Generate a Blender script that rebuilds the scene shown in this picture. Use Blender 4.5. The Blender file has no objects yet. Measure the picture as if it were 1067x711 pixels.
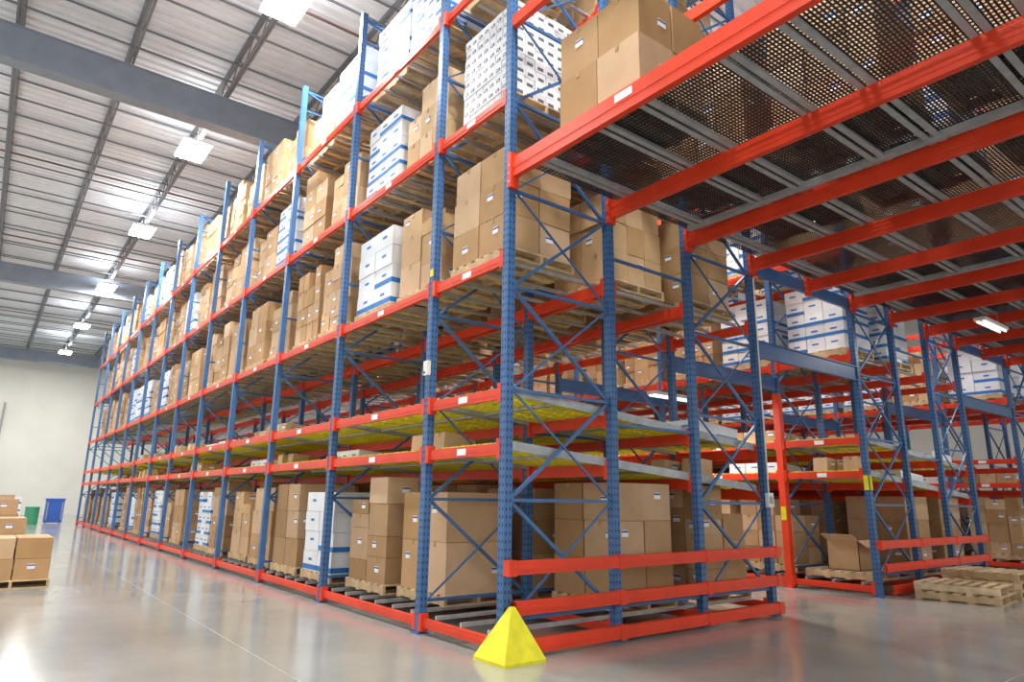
import bpy, numpy as np, random, math
from mathutils import Matrix, Vector
random.seed(7)
scene=bpy.context.scene
scene.view_settings.view_transform='Standard'
scene.view_settings.look='None'

# ------------------------------------------------------------------ camera
f=700.;cx,cy=533.5,355.5
def nrm(v): v=np.array(v,float); return v/np.linalg.norm(v)
dY=nrm((-30-cx,-(514-cy),-f)); dX=nrm((1470-cx,-(534-cy),-f))
e=dX@dY
dX=nrm(dX-e*dY/2); dY=nrm(dY-(dX@dY)*dX); dZ=np.cross(dX,dY)
M=np.array([dX,dY,dZ])
r=M@np.array([524-cx,-(687-cy),-f]); C=-r*(1.5/-r[2])
mw=Matrix([[*M[0],C[0]],[*M[1],C[1]],[*M[2],C[2]],[0,0,0,1]])
cam=bpy.data.cameras.new('camera'); co=bpy.data.objects.new('camera',cam)
scene.collection.objects.link(co); co.matrix_world=mw
cam.sensor_width=36; cam.lens=f/1067*36; cam.clip_end=200; cam.clip_start=.05
scene.camera=co

# ------------------------------------------------------------------ materials
def mat(name,col,rough=.5,metal=0,var=.0,vscale=3.,bump=0,bscale=40,island=0.,spec=.5,orand=0):
    m=bpy.data.materials.new(name); m.use_nodes=True
    nt=m.node_tree; b=nt.nodes['Principled BSDF']
    b.inputs['Roughness'].default_value=rough; b.inputs['Metallic'].default_value=metal
    b.inputs['Specular IOR Level'].default_value=spec
    b.inputs['Base Color'].default_value=(*col,1)
    tc=nt.nodes.new('ShaderNodeTexCoord')
    if var or island:
        hs=nt.nodes.new('ShaderNodeHueSaturation'); hs.inputs['Color'].default_value=(*col,1)
        nt.links.new(hs.outputs[0],b.inputs['Base Color'])
        no=nt.nodes.new('ShaderNodeTexNoise'); no.inputs['Scale'].default_value=vscale; no.inputs['Detail'].default_value=5
        nt.links.new(tc.outputs['Object'],no.inputs['Vector'])
        mr=nt.nodes.new('ShaderNodeMapRange'); mr.inputs[1].default_value=.3; mr.inputs[2].default_value=.7
        mr.inputs[3].default_value=1-var; mr.inputs[4].default_value=1+var
        nt.links.new(no.outputs['Fac'],mr.inputs[0])
        val=mr.outputs[0]
        def mul(a,c):
            mm=nt.nodes.new('ShaderNodeMath'); mm.operation='MULTIPLY'
            nt.links.new(a,mm.inputs[0]); nt.links.new(c,mm.inputs[1]); return mm.outputs[0]
        if island:
            g=nt.nodes.new('ShaderNodeNewGeometry')
            m2=nt.nodes.new('ShaderNodeMapRange'); m2.inputs[3].default_value=1-island; m2.inputs[4].default_value=1+island
            nt.links.new(g.outputs['Random Per Island'],m2.inputs[0])
            val=mul(val,m2.outputs[0])
            m3=nt.nodes.new('ShaderNodeMapRange'); m3.inputs[3].default_value=1.12; m3.inputs[4].default_value=.85
            nt.links.new(g.outputs['Random Per Island'],m3.inputs[0]); nt.links.new(m3.outputs[0],hs.inputs['Saturation'])
        if orand:
            oi=nt.nodes.new('ShaderNodeObjectInfo'); m4=nt.nodes.new('ShaderNodeMapRange'); m4.inputs[3].default_value=1-orand; m4.inputs[4].default_value=1+orand
            nt.links.new(oi.outputs['Random'],m4.inputs[0]); val=mul(val,m4.outputs[0])
        nt.links.new(val,hs.inputs['Value'])
    if bump:
        n2=nt.nodes.new('ShaderNodeTexNoise'); n2.inputs['Scale'].default_value=bscale; n2.inputs['Detail'].default_value=4
        nt.links.new(tc.outputs['Object'],n2.inputs['Vector'])
        bp=nt.nodes.new('ShaderNodeBump'); bp.inputs['Strength'].default_value=bump; bp.inputs['Distance'].default_value=.01
        nt.links.new(n2.outputs['Fac'],bp.inputs['Height']); nt.links.new(bp.outputs[0],b.inputs['Normal'])
    return m
def emis(name,col,s):
    m=bpy.data.materials.new(name); m.use_nodes=True; b=m.node_tree.nodes['Principled BSDF']
    b.inputs['Base Color'].default_value=(*col,1); b.inputs['Emission Color'].default_value=(*col,1); b.inputs['Emission Strength'].default_value=s
    return m
BLUE=mat('blue_rack_paint',(.045,.135,.32),.38,var=.14)
RED=mat('red_beam_paint',(.74,.055,.018),.38,var=.1,spec=.35)
HOLE=mat('punched_hole',(.008,.012,.025),.8)
GALV=mat('galvanised_steel',(.5,.52,.54),.4,.6,var=.15,vscale=8)
GALV2=mat('galvanised_channel',(.42,.44,.45),.5,.2,var=.15,vscale=8)
BLACKM=mat('black_mesh_steel',(.018,.018,.022),.4)
YEL=mat('yellow_flow_track',(.85,.78,.05),.45,var=.1)
YELP=mat('yellow_safety_paint',(.76,.69,.015),.5,var=.12,vscale=9,bump=.2)
WOOD=mat('pallet_wood',(.62,.46,.27),.8,var=.25,vscale=6,island=.18)
KRAFT=mat('kraft_cardboard',(.50,.315,.16),.75,var=.09,vscale=2.5,island=.2,orand=.12)
KRAFT2=mat('light_kraft_cardboard',(.60,.40,.215),.75,var=.09,vscale=2.5,island=.17,orand=.1)
TAPE=mat('packing_tape',(.42,.26,.13),.3)
LAB=mat('label_paper',(.9,.9,.9),.6)
LABB=mat('label_blue_print',(.03,.08,.35),.6)
WHITEB=mat('white_carton',(.84,.87,.9),.6,var=.04,island=.05)
BLUEB=mat('blue_carton_band',(.025,.19,.55),.5,var=.08)
DARKP=mat('dark_print',(.14,.13,.14),.6)
GIRD=mat('girder_paint',(.23,.27,.33),.4,var=.08)
JOIST=mat('joist_paint',(.18,.195,.22),.6)
DECK=mat('ceiling_deck_paint',(.79,.82,.86),.5,var=.04)
PIPE=mat('sprinkler_pipe_paint',(.16,.085,.075),.5)
WALL=mat('wall_paint_white',(.78,.77,.71),.8,var=.04,vscale=.6,bump=.15,bscale=8)
LAMP=emis('lamp_lens',(1,1,.97),45)
LAMPD=emis('strip_lamp_lens',(1,1,.97),1.0)
GREEN=mat('green_plastic',(.04,.3,.16),.5)
BLUEP=mat('blue_plastic',(.03,.12,.5),.45)
GREY=mat('grey_plastic',(.35,.36,.38),.5)
WHT=mat('white_powder_coat',(.8,.8,.78),.5)

FLOOR=bpy.data.materials.new('polished_concrete'); FLOOR.use_nodes=True
nt=FLOOR.node_tree; b=nt.nodes['Principled BSDF']
tc=nt.nodes.new('ShaderNodeTexCoord')
n1=nt.nodes.new('ShaderNodeTexNoise'); n1.inputs['Scale'].default_value=.45; n1.inputs['Detail'].default_value=8; n1.inputs['Roughness'].default_value=.65
nt.links.new(tc.outputs['Object'],n1.inputs['Vector'])
cr=nt.nodes.new('ShaderNodeValToRGB'); cr.color_ramp.elements[0].position=.3; cr.color_ramp.elements[0].color=(.265,.265,.245,1)
cr.color_ramp.elements[1].position=.72; cr.color_ramp.elements[1].color=(.38,.38,.35,1)
nt.links.new(n1.outputs['Fac'],cr.inputs[0])
n2=nt.nodes.new('ShaderNodeTexNoise'); n2.inputs['Scale'].default_value=60; n2.inputs['Detail'].default_value=3
nt.links.new(tc.outputs['Object'],n2.inputs['Vector'])
mx=nt.nodes.new('ShaderNodeMixRGB'); mx.blend_type='OVERLAY'; mx.inputs[0].default_value=.2
nt.links.new(cr.outputs[0],mx.inputs[1]); nt.links.new(n2.outputs['Fac'],mx.inputs[2])
nt.links.new(mx.outputs[0],b.inputs['Base Color'])
mr=nt.nodes.new('ShaderNodeMapRange'); mr.inputs[1].default_value=.3; mr.inputs[2].default_value=.7; mr.inputs[3].default_value=.09; mr.inputs[4].default_value=.19
nt.links.new(n1.outputs['Fac'],mr.inputs[0]); nt.links.new(mr.outputs[0],b.inputs['Roughness'])

# ------------------------------------------------------------------ mesh builder
class MB:
    def __init__(s): s.v=[];s.f=[];s.m=[];s.mats=[]
    def mi(s,m):
        if m not in s.mats: s.mats.append(m)
        return s.mats.index(m)
    def quad(s,pts,m):
        n=len(s.v); s.v+=[tuple(p) for p in pts]; s.f.append(tuple(range(n,n+len(pts)))); s.m.append(s.mi(m))
    def hexa(s,p,m):
        n=len(s.v); s.v+=[tuple(q) for q in p]; k=s.mi(m)
        for q in ((0,3,2,1),(4,5,6,7),(0,1,5,4),(1,2,6,5),(2,3,7,6),(3,0,4,7)):
            s.f.append(tuple(n+i for i in q)); s.m.append(k)
    def box(s,x0,x1,y0,y1,z0,z1,m,rot=0):
        p=[(x0,y0,z0),(x1,y0,z0),(x1,y1,z0),(x0,y1,z0),(x0,y0,z1),(x1,y0,z1),(x1,y1,z1),(x0,y1,z1)]
        if rot:
            a,bb=(x0+x1)/2,(y0+y1)/2; c_,s_=math.cos(rot),math.sin(rot)
            p=[(a+(x-a)*c_-(y-bb)*s_,bb+(x-a)*s_+(y-bb)*c_,z) for x,y,z in p]
        s.hexa(p,m)
    def sbox(s,x0,x1,y0,y1,za0,za1,zb0,zb1,m):
        s.hexa([(x0,y0,za0),(x1,y0,zb0),(x1,y1,zb0),(x0,y1,za0),(x0,y0,za1),(x1,y0,zb1),(x1,y1,zb1),(x0,y1,za1)],m)
    def bar(s,a,b_,w,m,h=None):
        a=Vector(a);b_=Vector(b_);d=(b_-a).normalized(); up=Vector((0,0,1)) if abs(d.z)<.95 else Vector((1,0,0))
        u=d.cross(up).normalized()*w/2; v=u.cross(d).normalized()*(h or w)/2
        s.hexa([a-u-v,a+u-v,b_+u-v,b_-u-v,a-u+v,a+u+v,b_+u+v,b_-u+v],m)
    def cyl(s,a,b_,rad,m,n=10):
        a=Vector(a);b_=Vector(b_);d=(b_-a).normalized(); up=Vector((0,0,1)) if abs(d.z)<.95 else Vector((1,0,0))
        u=d.cross(up).normalized(); v=u.cross(d).normalized(); st=len(s.v);k=s.mi(m)
        for q in (a,b_):
            for i in range(n):
                t=2*math.pi*i/n; s.v.append(tuple(q+(u*math.cos(t)+v*math.sin(t))*rad))
        for i in range(n):
            j=(i+1)%n; s.f.append((st+i,st+j,st+n+j,st+n+i)); s.m.append(k)
        s.f.append(tuple(st+i for i in range(n))[::-1]); s.m.append(k); s.f.append(tuple(st+n+i for i in range(n))); s.m.append(k)
    def mesh(s,name):
        me=bpy.data.meshes.new(name); me.from_pydata(s.v,[],s.f)
        for m in s.mats: me.materials.append(m)
        me.polygons.foreach_set('material_index',s.m); me.update(); return me
    def obj(s,name,loc=(0,0,0),parent=None):
        o=bpy.data.objects.new(name,s.mesh(name)); scene.collection.objects.link(o); o.location=loc
        if parent: o.parent=parent
        return o
def empty(name,loc=(0,0,0)):
    o=bpy.data.objects.new(name,None); scene.collection.objects.link(o); o.location=loc; return o

# ------------------------------------------------------------------ room
m=MB(); m.box(-14,34,-14,56,-.2,0,FLOOR); m.obj('floor')
j=MB()
for x in (-1.9,6.3,14.4,22): j.box(x-.004,x+.004,-14,56,0,.001,GREY)
for y in (-3.2,8,20,32,44): j.box(-14,34,y-.004,y+.004,0,.001,GREY)
j.obj('trim_1')
m=MB(); m.box(-14,34,56,56.3,0,12.6,WALL)
m.obj('wall_north')
m=MB(); m.box(34,34.3,-14,56.3,0,12.6,WALL); m.obj('wall_east')
m=MB(); y=-14; P=.3
while y<56:
    for (a,za,b2,zb) in ((0,12.3,.17,12.3),(.17,12.3,.2,12.36),(.2,12.36,.27,12.36),(.27,12.36,.3,12.3)):
        m.quad([(-14,y+a,za),(-14,y+b2,zb),(34,y+b2,zb),(34,y+a,za)],DECK)
    y+=P
m.box(-14,34,-14,56,12.45,12.6,DECK)
m.obj('ceiling')
for gy in (-8,11.5,31,53):
    m=MB(); m.box(-14,34,gy-.2,gy+.2,10.75,10.79,GIRD); m.box(-14,34,gy-.2,gy+.2,11.56,11.6,GIRD); m.box(-14,34,gy-.17,gy-.15,10.79,11.56,GIRD); m.box(-14,34,gy+.15,gy+.17,10.79,11.56,GIRD)
    m.obj('ceiling_girder')
m=MB()
xs=[-.7+2.2*i for i in range(-5,16)]
for x in xs:
    m.box(x-.06,x+.06,-14,56,12.24,12.3,JOIST); m.box(x-.06,x-.01,-14,56,11.6,11.65,JOIST); m.box(x+.01,x+.06,-14,56,11.6,11.65,JOIST)
    if x<8:
        y=-4;k=0
        while y<55:
            m.bar((x,y,11.63 if k%2 else 12.22),(x,y+.6,12.22 if k%2 else 11.63),.03,JOIST); y+=.6;k+=1
m.obj('ceiling_joists')
m=MB(); y=-13
while y<56:
    m.box(-13.9,33.9,y-.02,y+.02,11.66,11.7,JOIST); m.box(-13.9,33.9,y-.02,y+.02,12.2,12.24,JOIST); y+=2.15
m.obj('ceiling_bridging_bars')
m=MB()
for y in (4,7.2,19,27.5,42): m.cyl((-13.8,y,11.82),(33.8,y,11.82),.032,PIPE,6)
m.obj('sprinkler_pipe')

# ------------------------------------------------------------------ racks
LV=[2.08,2.67,4.18,6.2,8.2]; BASE=.17; SL=.36/4.7
def upright(m,x,y,z1,holes=False,c=BLUE):
    w=.05
    m.box(x-w,x+w,y-w,y-w+.012,.012,z1,c); m.box(x-w,x-w+.012,y-w+.012,y+w,.012,z1,c); m.box(x+w-.012,x+w,y-w+.012,y+w,.012,z1,c)
    m.box(x-w+.012,x-.02,y+w-.012,y+w,.012,z1,c); m.box(x+.02,x+w-.012,y+w-.012,y+w,.012,z1,c)
    m.box(x-.09,x+.09,y-.08,y+.08,0,.012,c)
    if holes:
        z=.2
        while z<z1-.05:
            for d in (-.024,.024):
                m.quad([(x+d-.007,y-w-.001,z),(x+d+.007,y-w-.001,z),(x+d+.007,y-w-.001,z+.03),(x+d-.007,y-w-.001,z+.03)],HOLE)
                m.quad([(x-w-.001,y+d+.007,z),(x-w-.001,y+d-.007,z),(x-w-.001,y+d-.007,z+.03),(x-w-.001,y+d+.007,z+.03)],HOLE)
            z+=.08
def beam_y(m,x,y0,y1,zt,h=.12,w=.05,tag=False,c=RED):
    m.box(x-w/2,x+w/2,y0+.05,y1-.05,zt-h,zt,c)
    m.box(x-w/2-.004,x+w/2-.02,y0+.056,y1-.056,zt-h*.62,zt-h*.38,c)
    for a,b2 in ((y0+.04,y0+.1),(y1-.1,y1-.04)):
        m.box(x-w/2-.03,x+w/2+.02,a,b2,zt-h-.04,zt+.05,c)
    if tag:
        yc=y0+(y1-y0)*.5
        m.box(x-w/2-.007,x-w/2-.004,yc-.09,yc+.09,zt-h*.8,zt-h*.2,LAB)
def rack(name,XS,YS,ztop,holes_n=3,levels=LV,flow=(0,1),slope=0):
    m=MB()
    for i,y in enumerate(YS):
        for k,x in enumerate(XS):
            upright(m,x,y,ztop,holes=(i<holes_n))
        for k in range(len(XS)-1):
            x0,x1=XS[k]+.05,XS[k+1]-.05
            z=.35;q=0
            if k%2==1:
                for zz in (.35,2.4,4.5,6.6,8.6):
                    m.bar((x0,y,zz),(x1,y,zz),.035,BLUE)
                continue
            while z<ztop-.3:
                zn=min(z+1.15,ztop-.1)
                m.bar((x0,y,z),(x1,y,z),.035,BLUE)
                m.bar((x0,y+.01,z if q%2 else zn),(x1,y+.01,zn if q%2 else z),.035,BLUE)
                if i<2: m.bar((x0,y-.02,zn if q%2 else z),(x1,y-.02,z if q%2 else zn),.02,BLUE)
                z=zn;q+=1
            m.bar((x0,y,ztop-.1),(x1,y,ztop-.1),.035,BLUE)
    for i in range(len(YS)-1):
        y0,y1=YS[i],YS[i+1]
        for k,x in enumerate(XS):
            for li,zt in enumerate(levels):
                zz=zt-(slope*(x-XS[0])+ (.03 if k else 0) if li in flow else 0)
                beam_y(m,x,y0,y1,zz,tag=(k==0 and i<7),h=.14 if 0<k else .12)
                if li not in flow and 0<k<len(XS)-1:
                    beam_y(m,x+.13,y0,y1,zz,h=.14)
            beam_y(m,x,y0,y1,BASE,.1)
        n=1 if y1-y0<2 else 2
        lw=(y1-y0-.1)/n
        for q in range(n):
            a=y0+.05+lw*q
            for zt in [BASE]+[z for li,z in enumerate(levels) if li not in flow]:
                for fr in (.16,.5,.84):
                    m.box(XS[0]+.03,XS[-1]-.03,a+lw*fr-.02,a+lw*fr+.02,zt+.001,zt+.045,GALV)
    return m.obj(name)
def flow_deck(XS,YS,z,name,slope,ynear=16):
    m=MB(); xa,xb=XS[0]+.03,XS[-1]-.03
    Z=lambda x: z+.012-slope*(x-XS[0])
    for i in range(len(YS)-1):
        y0,y1=YS[i]+.12,YS[i+1]-.12
        n=int((y1-y0)/.22); st=(y1-y0)/n
        for q in range(n):
            a=y0+st*(q+.14); b2=y0+st*(q+.86)
            for yy in (a,b2):
                m.sbox(xa,xb,yy-.012,yy+.012,Z(xa)-.03,Z(xa)+.012,Z(xb)-.03,Z(xb)+.012,YEL)
            if YS[i]<ynear:
                x=xa+.05
                while x<xb:
                    m.box(x-.018,x+.018,a+.013,b2-.013,Z(x)-.016,Z(x)+.018,YEL if (q+int(x*4))%5 else GALV); x+=.115
        if YS[i]>=ynear:
            x=xa+.05
            while x<xb:
                m.box(x-.03,x+.03,y0,y1,Z(x)-.016,Z(x)+.01,YEL); x+=.15
        for x in (XS[0]+.8,XS[0]+2.36,XS[0]+3.9):
            m.box(x-.03,x+.03,y0-.03,y1+.03,Z(x)-.06,Z(x)-.031,GALV2)
        for q in (YS[i]+.07,YS[i+1]-.09):
            m.sbox(xa+.05,xb-.05,q,q+.02,Z(xa)-.07,Z(xa)+.03,Z(xb)-.07,Z(xb)+.03,GALV2)
    return m.obj(name)
YS1=[0,1.58]+[1.58+2.86*i for i in range(1,13)]
XS1=[0,1.58,3.14,4.7]
r1=rack('pallet_rack',XS1,YS1,10.1,slope=SL)
for z in LV[:2]: flow_deck(XS1,YS1,z,'carton_flow_deck',SL).parent=r1
XS2=[7.9,9.5,11.1,12.7]; YS2=YS1[:10]
r2=rack('pallet_rack',XS2,YS2,10.1,holes_n=2,slope=SL)
for z in LV[:2]: flow_deck(XS2,YS2,z,'carton_flow_deck',SL,6).parent=r2
XS3=[16.0,17.6,19.2,20.8]; YS3=YS1[:8]
r3=rack('pallet_rack',XS3,YS3,10.1,holes_n=1,slope=SL)
m=MB(); m.box(7.835,7.965,1.515,1.645,.012,3.6,RED); m.box(7.8,8.0,1.5,1.66,0,.02,RED); m.box(7.828,7.835,1.53,1.63,1.2,1.45,YELP)
m.obj('column_sleeve').parent=r2
m=MB(); m.box(7.86,7.94,-.06,-.052,1.75,2.0,YELP); m.box(7.842,7.848,-.04,.04,1.75,2.0,YELP); m.obj('bay_placard').parent=r2
m=MB(); m.box(4.63,4.77,-.1,-.052,1.45,1.65,WHT); m.box(4.66,4.74,-.105,-.1,1.5,1.6,GREY); m.cyl((4.7,-.07,1.65),(4.7,-.07,4.9),.012,WHT,6); m.obj('electrical_junction_box').parent=r1
m=MB(); m.box(-.1,-.052,1.5,1.6,3.0,3.18,WHT); m.box(-.1,-.052,1.55,1.62,3.02,3.05,GREY); m.obj('wireless_sensor_box').parent=r1
m=MB(); m.box(-.058,-.052,1.53,1.6,4.3,4.4,YELP); m.obj('level_placard').parent=r1

def guard(x0,x1,name):
    m=MB()
    for z0,z1,xa in ((.04,.17,x0+.30),(.4,.53,x0+.07),(.78,.91,x0)):
        m.box(xa,x1+.08,-.14,-.1,z0,z1,RED)
        m.box(xa,x1+.08,-.1,-.06,z0,z0+.012,RED); m.box(xa,x1+.08,-.1,-.06,z1-.012,z1,RED)
        m.box(xa,x1+.08,-.147,-.14,z0+.045,z1-.045,RED)
        n=4
        for i in range(n):
            xx=x0+(x1-x0)*i/(n-1)
            if i==0 and z0<.7: continue
            m.box(xx-.05,xx+.05,-.15,-.0505,z0-.01,z1+.01,RED)
    m.obj(name)
guard(0,4.7,'rack_end_guard_rail'); guard(7.9,12.7,'rack_end_guard_rail')
m=MB(); cx0,cy0=.01,-.09; hb=.25
base=[(cx0-hb,cy0-hb,0),(cx0+hb,cy0-hb,0),(cx0+hb,cy0+hb,0),(cx0-hb,cy0+hb,0)]
b1=[(x,y,.03) for x,y,z in base]; t=[(cx0+sx*.022,cy0-.03+sy*.022,.49) for sx,sy in((-1,-1),(1,-1),(1,1),(-1,1))]
m.hexa(base+b1,YELP); m.hexa(b1+t,YELP); m.obj('yellow_post_protector')

# ------------------------------------------------------------------ bridge (tunnel) level
XB=[0,1.58,3.14,4.7,6.35,7.9,9.5,11.1,12.7,14.4,16.0,17.6]
YB0=-5.6; ZB=5.2
m=MB()
for x in XB:
    t_=.1 if x==0 else 0
    m.box(x-.035,x+.035,YB0,-.05,ZB-.2+t_*.6,ZB+t_,RED); m.box(x-.04,x-.035,YB0,-.05,ZB-.14+t_,ZB-.06+t_,RED)
    m.box(x-.07,x+.05,-.1,-.04,ZB-.27,ZB+.06+t_,RED)
    for z in (ZB-.2,ZB-.1,ZB): m.cyl((x-.075,-.07,z),(x-.07,-.07,z),.012,GALV,6)
    if x<7: m.box(x-.035,x+.035,YB0,-.05,7.05,7.2,RED)
m.box(-.045,-.04,-1.9,-1.68,ZB-.01,ZB+.07,LAB)
for x in XB:
    if x not in(6.35,14.4): upright(m,x,YB0-.05,10.1)
lanes=[-.85,-2.3,-3.75,-5.0]
for yc in lanes:
    for d in (-.5,-.40,.40,.5):
        m.box(XB[0]+.06,XB[-1],yc+d-.012,yc+d+.012,ZB+.001,ZB+.05,GALV2)
        m.box(XB[0]+.06,XB[-1],yc+d-.03,yc+d+.03,ZB-.004,ZB+.004,GALV2)
for x in (3.0,7.75): m.box(x-.05,x+.03,YB0,-.2,ZB-.03,ZB+.045,GALV2)
for xa,xb in ((4.7,7.9),(12.7,16.0)):
    m.box(xa+.05,xb-.05,-.03,.03,ZB-.2,ZB,BLUE)
    for y in (0,1.58,4.44): 
        m.box(xa+.05,xb-.05,y-.025,y+.025,3.66,3.92,BLUE); m.box(xa+.05,xb-.05,y-.05,y-.025,3.66,3.675,BLUE); m.box(xa+.05,xb-.05,y-.05,y-.025,3.905,3.92,BLUE)
m.obj('rack_bridge_beams')
m=MB(); zz=ZB+.055
y=YB0
while y<-.1: m.box(.05,17.6,y-.0085,y+.0085,zz,zz+.006,BLACKM); y+=.036
x=.05
while x<17.6: m.box(x-.009,x+.009,YB0,-.1,zz+.006,zz+.012,BLACKM); x+=.055
m.obj('black_mesh_deck')

# ------------------------------------------------------------------ pallet loads
def pallet(m,w=1.05,d=1.2,z=0,ox=0,oy=0):
    for i in range(7):
        y=-d/2+ (d-.1)*i/6; m.box(ox-w/2,ox+w/2,oy+y,oy+y+.1,z+.115,z+.135,WOOD)
    for x in (-w/2,-.02,w/2-.04): m.box(ox+x,ox+x+.04,oy-d/2,oy+d/2,z+.02,z+.115,WOOD)
    for i in range(4):
        y=-d/2+(d-.1)*i/3; m.box(ox-w/2,ox+w/2,oy+y,oy+y+.1,z,z+.02,WOOD)
def carton(m,R,x0,x1,y0,y1,z0,z1,mt_,rot):
    ym=(y0+y1)/2; h=z1-z0
    m.box(x0,x1,y0,y1,z0,z1,mt_,rot=rot)
    if R.random()<.8: m.box(x0-.0065,x1+.0065,ym-.022,ym+.022,z1-.06,z1+.001,TAPE)
    if R.random()<.5:
        a=y0+(y1-y0)*R.uniform(.1,.5); zb=z0+h*R.uniform(.35,.6)
        m.box(x0-.009,x1+.009,a,a+.11,zb,zb+.08,LAB); m.box(x0-.010,x1+.010,a,a+.11,zb+.05,zb+.072,LABB)
    if R.random()<.45:
        a=x0+(x1-x0)*R.uniform(.1,.5); zb=z0+h*R.uniform(.35,.6)
        m.box(a,a+.11,y0-.009,y1+.009,zb,zb+.08,LAB); m.box(a,a+.11,y0-.010,y1+.010,zb+.05,zb+.072,LABB)
def load(kind,nx,ny,nz,h,seed,w=1.02,d=1.14,base=True,ragged=0,mt=None):
    R=random.Random(seed); m=MB()
    z=0
    if base: pallet(m); z=.135
    bw,bd=w/nx,d/ny
    if kind=='mixed':
        for i in range(nx):
            y=-d/2
            while y<d/2-.15:
                dd=min(R.choice([.28,.38,.45,.57]),d/2-y)
                if d/2-y-dd<.2: dd=d/2-y
                zz_=z; top=z+nz*h*R.uniform(.75,1.1)
                while zz_<top-.15:
                    hh=R.choice([.2,.28,.35,.45]); hh=min(hh,max(top-zz_,.2))
                    ins=R.uniform(.003,.03)
                    carton(m,R,-w/2+bw*i+ins,-w/2+bw*(i+1)-ins,y+.004+ins*.5,y+dd-.004,zz_+.001,zz_+hh-.003,R.choice([KRAFT,KRAFT2,KRAFT]),R.uniform(-.03,.03))
                    zz_+=hh
                y+=dd
        return m.mesh('load_mixed_%d'%seed)
    for k in range(nz):
        off=R.uniform(-.015,.015)
        for i in range(nx):
            for jj in range(ny):
                if k==nz-1 and R.random()<ragged: continue
                g=R.uniform(.002,.012); x0=-w/2+bw*i+g+off; x1=-w/2+bw*(i+1)-g+off; y0=-d/2+bd*jj+g; y1=-d/2+bd*(jj+1)-g
                z0=z+h*k+.001; z1=z+h*(k+1)-.004; ym=(y0+y1)/2; xm=(x0+x1)/2
                if kind=='brown':
                    carton(m,R,x0,x1,y0,y1,z0,z1,mt or KRAFT,R.uniform(-.03,.03)if k==nz-1 else R.uniform(-.012,.012))
                elif kind=='white':
                    m.box(x0,x1,y0,y1,z0,z1,WHITEB)
                    q=R.choice([0,1,1])
                    if q: m.box(x0-.003,x1+.003,y0-.003,y1+.003,z0+h*.05,z0+h*.3,BLUEB)
                    m.box(x0-.004,x1+.004,ym-.08,ym+.05,z0+h*.5,z0+h*.62,BLUEB)
                elif kind=='small':
                    m.box(x0,x1,y0,y1,z0,z1,WHITEB)
                    m.box(x0-.002,x1+.002,ym-bd*.28,ym+bd*.28,z0+h*.2,z0+h*.5,DARKP)
                    m.box(xm-bw*.28,xm+bw*.28,y0-.002,y1+.002,z0+h*.2,z0+h*.5,DARKP)
                    m.box(x0-.003,x1+.003,ym-bd*.2,ym+bd*.1,z0+h*.3,z0+h*.4,LAB)
    return m.mesh('load_%s_%d'%(kind,seed))
BR=[load('brown',2,2,3,.44,1),load('brown',2,3,4,.31,2,ragged=.3),load('brown',3,2,3,.42,3,mt=KRAFT2),load('brown',2,4,4,.35,4,ragged=.4),
    load('brown',2,2,3,.46,5),load('brown',2,3,3,.42,6,mt=KRAFT2,ragged=.25),load('brown',3,3,5,.27,7,ragged=.3),load('brown',1,2,2,.62,8),
    load('brown',2,2,4,.38,9,ragged=.5),load('brown',3,3,4,.32,10,ragged=.5,mt=KRAFT2)]
MX=[load('mixed',2,2,3,.46,50+i) for i in range(6)]
WH=[load('white',2,3,5,.26,11,ragged=.2),load('white',2,2,4,.31,12),load('white',3,3,5,.25,13,ragged=.3)]
SM=load('small',6,8,9,.15,21)
LOW=[load('brown',2,3,1,.24,31,base=False),load('white',2,3,1,.2,32,base=False),load('brown',3,4,1,.26,33,base=False,ragged=.4,mt=KRAFT2)]
SHORT=[load('brown',2,2,2,.33,41),load('brown',2,3,3,.3,42,ragged=.4)]
BIG2=load('brown',2,2,2,.56,44)
def put(me,x,y,z,flip=False,rz=0,ry=0):
    nm='pallet_of_white_cartons' if ('white' in me.name or 'small' in me.name) else 'pallet_of_brown_cartons'
    if me in LOW: nm='row_of_cartons'
    o=bpy.data.objects.new(nm,me); scene.collection.objects.link(o); o.location=(x,y,z)
    o.rotation_euler=(0,ry,(math.pi if flip else 0)+rz)
    return o
R=random.Random(5)
def pick(pw): 
    q=R.random()
    return R.choice(WH) if q<pw else (R.choice(MX) if q<pw+.38 else R.choice(BR))
def lanes_of(YS):
    out=[]
    for i in range(len(YS)-1):
        y0,y1=YS[i],YS[i+1]; n=1 if y1-y0<2 else 2; lw=(y1-y0-.1)/n
        for q in range(n): out.append((i,y0+.05+lw*(q+.5)))
    return out
RT=.047
over={(0,4.18,0):BR[0],(0,4.18,1):BR[2],(0,4.18,2):BR[0],(0,6.2,0):SM,(1,4.18,0):MX[1],(2,4.18,0):WH[1],(1,6.2,0):BR[5],(2,6.2,0):WH[0],
      (1,8.2,0):WH[2],(2,8.2,0):WH[0],(3,BASE,0):WH[1],(1,BASE,0):BR[7],(2,BASE,0):MX[0],(0,BASE,0):None,(3,4.18,0):MX[2],(4,4.18,0):BR[3],
      (3,6.2,0):MX[3],(5,4.18,0):MX[4],(0,6.2,1):BR[2],(1,4.18,1):BR[0],(2,4.18,1):BR[4],(0,BASE,1):BR[4],(0,BASE,2):MX[5],(4,6.2,0):BR[8],(3,8.2,0):WH[1],(4,8.2,0):BR[5],(5,8.2,0):MX[3],(4,BASE,0):BR[4],(5,BASE,0):BR[0],(6,4.18,0):BR[0],(1,BASE,1):BR[0],(2,BASE,1):BR[4],(3,BASE,1):BR[2]}
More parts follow.
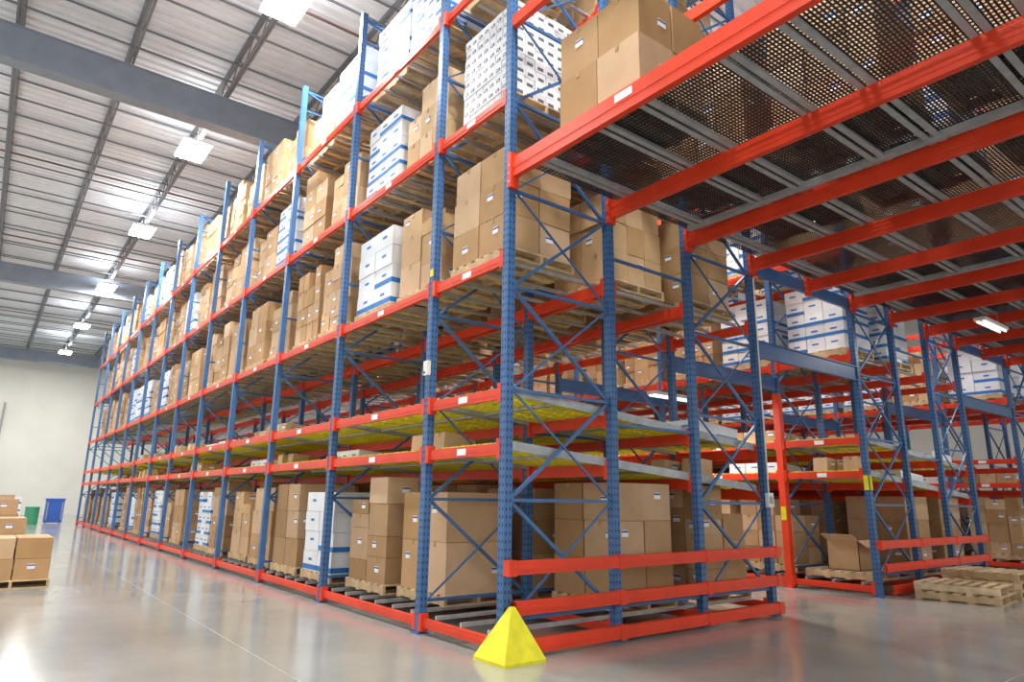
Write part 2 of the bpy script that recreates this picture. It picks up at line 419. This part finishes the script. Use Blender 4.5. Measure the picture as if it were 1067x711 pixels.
for li,(bi,yc) in enumerate(lanes_of(YS1)):
    for zt in (BASE,4.18,6.2,8.2):
        for row,xc in enumerate((.68,2.36,3.95)):
            if row==2 and li>6: continue
            if row==1 and li>14: continue
            me=over.get((li,zt,row),0)
            if me is None: continue
            if me==0:
                if R.random()<(.05 if zt!=BASE else .1): continue
                me=pick(.18)
            x=xc+({1:.3,2:.12}.get(li,0) if zt==BASE and row==0 else 0)+R.uniform(-.04,.06)
            put(me,x,yc+R.uniform(-.03,.03),zt+RT,R.random()<.5)
    for zi,zt in enumerate(LV[:2]):
        for xc in (.9,2.4,3.9):
            me=R.choice(LOW) if R.random()<.28 else None
            xx=xc+R.uniform(-.2,.2)
            if li==0: me=(LOW[1] if zi else LOW[2]) if xc>3 else None
            if li==1: me=LOW[2] if (zi==0 and xc<1) else (LOW[1] if zi and xc>3 else None)
            if li==2 and xc<3: me=None
            if me: put(me,xx,yc,zt+.035-SL*xx,ry=math.atan(SL))
for li,(bi,yc) in enumerate(lanes_of(YS2)):
    for zt in (BASE,4.18,6.2):
        for row,xc in enumerate((8.6,10.3,11.9)):
            if row==2 and li>4: continue
            if li==0 and zt==BASE and row==0: continue
            if R.random()<.1: continue
            me=WH[0] if (li in (0,1) and zt==4.18 and row==0) else (BR[li%3] if zt==BASE and li<3 else pick(.3))
            put(me,xc+(.3 if zt==BASE and row==0 else 0),yc,zt+RT,R.random()<.5)
    for zt in LV[:2]:
        for xc in (8.6,10.3,11.9):
            if R.random()<.7: put(R.choice(LOW),xc,yc,zt+.035-SL*(xc-7.9),ry=math.atan(SL))
for li,(bi,yc) in enumerate(lanes_of(YS3)):
    for zt in (BASE,2.12,4.18):
        for xc in (16.7,18.4):
            if zt==2.12: put(R.choice(LOW),xc,yc,zt-.036); continue
            if R.random()<.1: continue
            put(pick(.35),xc,yc,zt+RT)
put(BIG2,.62,-1.3,ZB+.068,True)
for yc in (-1.3,-2.75,-4.2):
    for xc in (2.35,4,7.2,8.9,10.3): put(pick(.1),xc,yc,ZB+.068)

# ------------------------------------------------------------------ loose goods
def empty_pallets(x,y,n,rz,name,z=0):
    m=MB()
    for k in range(n): pallet(m,z=.137*k,ox=R.uniform(-.03,.03),oy=R.uniform(-.03,.03))
    o=m.obj(name,(x,y,z)); o.rotation_euler[2]=rz
empty_pallets(8.9,-.95,2,.1,'stack_of_empty_pallets'); empty_pallets(10.2,-.9,3,-.05,'stack_of_empty_pallets')
# pallet with one open carton in the second rack's end bay
m=MB(); pallet(m)
a=(-.28,.32,-.30,.28); t_=.012; z0=.136; z1=.66
m.box(a[0],a[1],a[2],a[3],z0,z0+t_,KRAFT2); m.box(a[0],a[0]+t_,a[2],a[3],z0,z1,KRAFT2); m.box(a[1]-t_,a[1],a[2],a[3],z0,z1,KRAFT2)
m.box(a[0],a[1],a[2],a[2]+t_,z0,z1,KRAFT2); m.box(a[0],a[1],a[3]-t_,a[3],z0,z1,KRAFT2)
m.hexa([(a[0],a[2],z1),(a[0]+.01,a[2],z1),(a[0]+.01,a[3],z1),(a[0],a[3],z1),(a[0]-.2,a[2],z1+.1),(a[0]-.19,a[2],z1+.105),(a[0]-.19,a[3],z1+.105),(a[0]-.2,a[3],z1+.1)],KRAFT2)
m.hexa([(a[0],a[2],z1),(a[1],a[2],z1),(a[1],a[2]+.01,z1),(a[0],a[2]+.01,z1),(a[0],a[2]-.16,z1-.12),(a[1],a[2]-.16,z1-.12),(a[1],a[2]-.15,z1-.115),(a[0],a[2]-.15,z1-.115)],KRAFT2)
m.obj('pallet_with_open_carton',(8.6,.78,BASE+RT))
put(SHORT[0],-3.62,8.95,0); put(SHORT[1],-3.9,11.6,0); put(BR[1],-3.95,14.2,0); put(BR[9],-3.9,20,0); put(BR[0],-3.6,27,0); put(WH[1],-3.2,31,0)
m=MB(); m.box(-.4,.4,-.3,.3,.05,1.2,BLUEP); m.box(-.43,.43,-.33,.33,1.2,1.28,BLUEP)
for sx in(-.35,.3): m.box(sx,sx+.05,-.31,-.3,.2,1.1,GREY)
for sx in(-.3,.3): m.cyl((sx-.03,0,.05),(sx+.03,0,.05),.05,GREY)
m.obj('blue_bin',(-.9,38,0))
m=MB(); m.cyl((0,0,0),(0,0,.8),.3,GREEN,20); m.cyl((0,0,.8),(0,0,.86),.32,GREEN,20); m.obj('green_waste_drum',(-1.9,37,0))
m=MB(); m.cyl((0,0,0),(0,0,8),.06,GREY,8); m.box(-.3,.3,-.12,.1,1.2,2.1,GREY); m.box(-.18,.18,-.12,.1,3.2,3.7,YELP)
m.obj('electrical_conduit_panel',(-3.6,55.85,0))

# ------------------------------------------------------------------ lights
def area(name,loc,sx,sy,p,parent=None,col=(1,.975,.94),up=False):
    l=bpy.data.lights.new(name,'AREA'); l.shape='RECTANGLE'; l.size=sx; l.size_y=sy; l.energy=p; l.color=col
    o=bpy.data.objects.new(name,l); scene.collection.objects.link(o); o.location=loc
    if up: o.rotation_euler=(math.pi,0,0)
    if parent: o.parent=parent
    return o
def highbay(x,y,p=480,z=11.0):
    e_=empty('high_bay_light',(x,y,z))
    m=MB()
    m.hexa([(-.38,-.65,0),(.38,-.65,0),(.38,.65,0),(-.38,.65,0),(-.22,-.5,.13),(.22,-.5,.13),(.22,.5,.13),(-.22,.5,.13)],WHT)
    m.box(-.34,.34,-.61,.61,-.02,.0,LAMP)
    for q in (-.2,0,.2): m.cyl((q,-.58,-.03),(q,.58,-.03),.028,LAMP,8)
    for sy in(-.4,.4): m.cyl((0,sy,.12),(0,sy,.6),.008,GREY,6)
    m.obj('housing',parent=e_)
    area('lamp',(0,0,-.07),.6,1.2,p,e_)
    area('ceiling_fill',(0,0,.2),.4,1.0,p*.11,e_,col=(.95,.97,1),up=True)  # added upward fill lamp, brightens the ceiling deck; not a fixture part
for y in (-2,6.1,13.6,21.2,30,39.5,49): highbay(-.9,y)
for y in (-3,6,15,25,36,48): highbay(-7,y,160)
for y in (4,12,22,34): highbay(6.3,y,520); highbay(14.4,y,520)
e_=empty('fluorescent_strip_light',(10.4,-1.45,4.8))
m=MB(); m.box(-.6,.6,-.1,.1,.03,.09,WHT); m.cyl((-.58,-.05,.01),(.58,-.05,.01),.02,LAMPD,8); m.cyl((-.58,.05,.01),(.58,.05,.01),.02,LAMPD,8)
for sx in (-.4,.4): m.cyl((sx,0,.09),(sx,0,.4),.006,GREY,6)
m.obj('housing',parent=e_); area('lamp',(0,0,-.03),1.2,.15,50,e_)
for x,y in ((6.3,2.9),(6.3,7)):
    e_=empty('fluorescent_strip_light',(x,y,3.5))
    m=MB(); m.box(-.6,.6,-.1,.1,.03,.09,WHT); m.cyl((-.58,-.05,.01),(.58,-.05,.01),.02,LAMPD,8); m.cyl((-.58,.05,.01),(.58,.05,.01),.02,LAMPD,8)
    for sx in (-.4,.4): m.cyl((sx,0,.09),(sx,0,6.9),.006,GREY,6)
    m.obj('housing',parent=e_); area('lamp',(0,0,-.03),1.2,.15,70,e_)
w=bpy.data.worlds.new('world'); scene.world=w; w.use_nodes=True
w.node_tree.nodes['Background'].inputs[0].default_value=(1,.99,.97,1); w.node_tree.nodes['Background'].inputs[1].default_value=1.2
